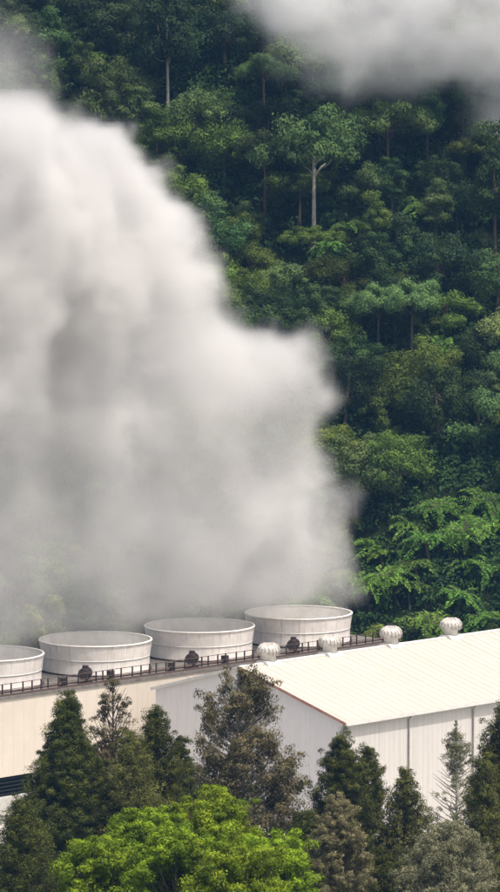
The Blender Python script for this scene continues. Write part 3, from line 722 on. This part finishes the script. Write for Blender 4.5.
def row_plane(px, py):
    """where the line of sight of px, py meets the vertical plane of the stack row -> (s along the row, z)"""
    a = at(px, py, 1.0) - Vector((0, 0, CAM_Z)); n = Vector((-1, 1, 0)) / math.sqrt(2)
    k_ = n.dot(Vector((TX, TY, 0)) - Vector((0, 0, CAM_Z)) * 0) / n.dot(a)
    p = Vector((0, 0, CAM_Z)) + a * k_
    return ((p.x - TX) + (p.y - TY)) / math.sqrt(2), p.z
out = [(346, 625), (342, 560), (340, 522), (328, 496), (308, 470), (298, 440), (306, 405), (300, 366), (286, 346), (268, 338), (232, 325), (208, 292), (208, 250), (190, 222), (162, 200), (132, 172), (102, 142), (66, 124), (38, 116), (30, 96), (28, 55), (10, 15), (-60, 0), (-150, 100), (-170, 400), (-150, 640), (0, 655), (100, 640), (200, 626)]
poly = [row_plane(*p) for p in out]
lo = (-36.0, -13.0, DECK + 1.3); hi = (32.0, 15.0, 73.0); vox = .48
shape = tuple(int(round((b_ - a_) / vox)) + 1 for a_, b_ in zip(lo, hi))
print('steam grid', shape)
ax = [np.linspace(lo[i], hi[i], shape[i]) for i in range(3)]
X, Y, Z = np.meshgrid(*ax, indexing='ij', sparse=False)
g = np.random.default_rng(3)
dims = [b_ - a_ for a_, b_ in zip(lo, hi)]
sd2 = poly_sd(X[:, 0, :], Z[:, 0, :], poly)[:, None, :]
big = fbm(shape, dims, 8.5, g, 4, billow=True) - .55; fine = fbm(shape, dims, 3.2, g, 3) - .5
thick = np.interp(Z, [RIM, RIM + 6, RIM + 20, 60], [6.0, 7.0, 9.5, 11.0])
yc = np.interp(Z, [RIM, RIM + 8, 60], [0, .3, 2.0])
s = np.minimum(sd2, 9.0) / 9.0 - ((Y - yc) / thick) ** 2
s = s * 9.0 + 1.0 + big * 9.5 + fine * 5.0 + (fbm(shape, dims, 1.7, g, 2) - .5) * 1.2 + 3.0 * sstep(RIM + 14, RIM + 3, Z) * sstep(27, 18, X)
d = sstep(0, 3.0, s)
# thinner hanging steam low down, denser body above
s2, z2 = X, Z
rho = np.interp(Z, [RIM - 1, RIM + 3, RIM + 12, RIM + 22, 48, 59, 62.5], [.10, .06, .065, .12, .27, .30, .022])
def thin(px, py, r, k_):
    a, b_ = row_plane(px, py); return 1 - k_ * np.exp(-(((X - a) / (r * 1.35)) ** 2 + ((Z - b_) / r) ** 2))
for h_ in ((225, 300, 3.2, .85), (165, 310, 2.0, .6), (95, 480, 3.2, .65), (240, 420, 2.0, .4), (45, 600, 2.0, .85), (215, 560, 2.5, .4), (10, 555, 2.2, .4), (330, 440, 2.0, .5)): rho = rho * thin(*h_)
rho = rho * (.32 + 1.45 * np.clip((fbm(shape, dims, 6.5, g, 5) - .32) / .4, 0, 1) ** 1.3)
# below the rims steam only stands inside the four stacks
col = np.zeros(shape)
for q in range(-1, 4): col = np.maximum(col, sstep(5.0, 4.3, np.hypot(X - (q - 1) * SP, Y)))
low = sstep(RIM + 2.2, RIM + .1, Z)
d = d * (1 - low) + low * col * .5
fill = np.exp(-((X - 18.5) / 7.5) ** 2 - ((Z - RIM - 6.0) / 6.5) ** 2); rho = rho * (1 + 1.0 * fill) + .05 * fill
dens = d * rho
for i in (0, -1): dens[i] = 0; dens[:, i] = 0; dens[:, :, i] = 0
volume_object('steam', (TX, TY, 0), ROT, lo, hi, dens, volmat('steam', (.99, .975, .962), 1.0, .12), 'billowing white steam rising from the fan stacks and drifting left')

# cloud across the top right of the slope
CY = 457.0
outc = [(236, -60), (238, 10), (252, 42), (280, 66), (312, 84), (345, 100), (385, 92), (425, 96), (452, 92), (472, 118), (484, 165), (492, 230), (520, 300), (640, 300), (660, -60)]
poly = [(at(px, py, CY).x, at(px, py, CY).z) for px, py in outc]
lo = (-6.0, -9.0, 36.0); hi = (44.0, 9.0, 82.0); shape = tuple(int(round((b_ - a_) / .7)) + 1 for a_, b_ in zip(lo, hi))
ax = [np.linspace(lo[i], hi[i], shape[i]) for i in range(3)]; X, Y, Z = np.meshgrid(*ax, indexing='ij'); dims = [b_ - a_ for a_, b_ in zip(lo, hi)]
sd2 = poly_sd(X[:, 0, :], Z[:, 0, :], poly)[:, None, :]
s = (np.minimum(sd2, 7) / 7 - (Y / 7.0) ** 2) * 7 + .3 + (fbm(shape, dims, 8, g, 4, True) - .55) * 6 + (fbm(shape, dims, 3, g, 3) - .5) * 4
dens = sstep(0, 5.0, s) * np.interp(Z, [44, 54, 60], [.06, .08, .15]) * (.15 + 1.8 * np.clip((fbm(shape, dims, 5, g, 4) - .33) / .36, 0, 1))
for i in (0, -1): dens[i] = 0; dens[:, i] = 0; dens[:, :, i] = 0
volume_object('cloud', (0, CY, 0), 0, lo, hi, dens, volmat('cloud', (.94, .94, .94), 1.0), 'pale grey cloud hanging across the top right of the forest slope')

# ------------------------------------------------------------------ haze
b = MB(); b.box((-1600, -80, -90), (1600, 940, 140))
b.build('haze', volmat('haze', (.22, .50, 1.0), .000085), None, kind='stuff', label='faint bluish humid haze over the valley')
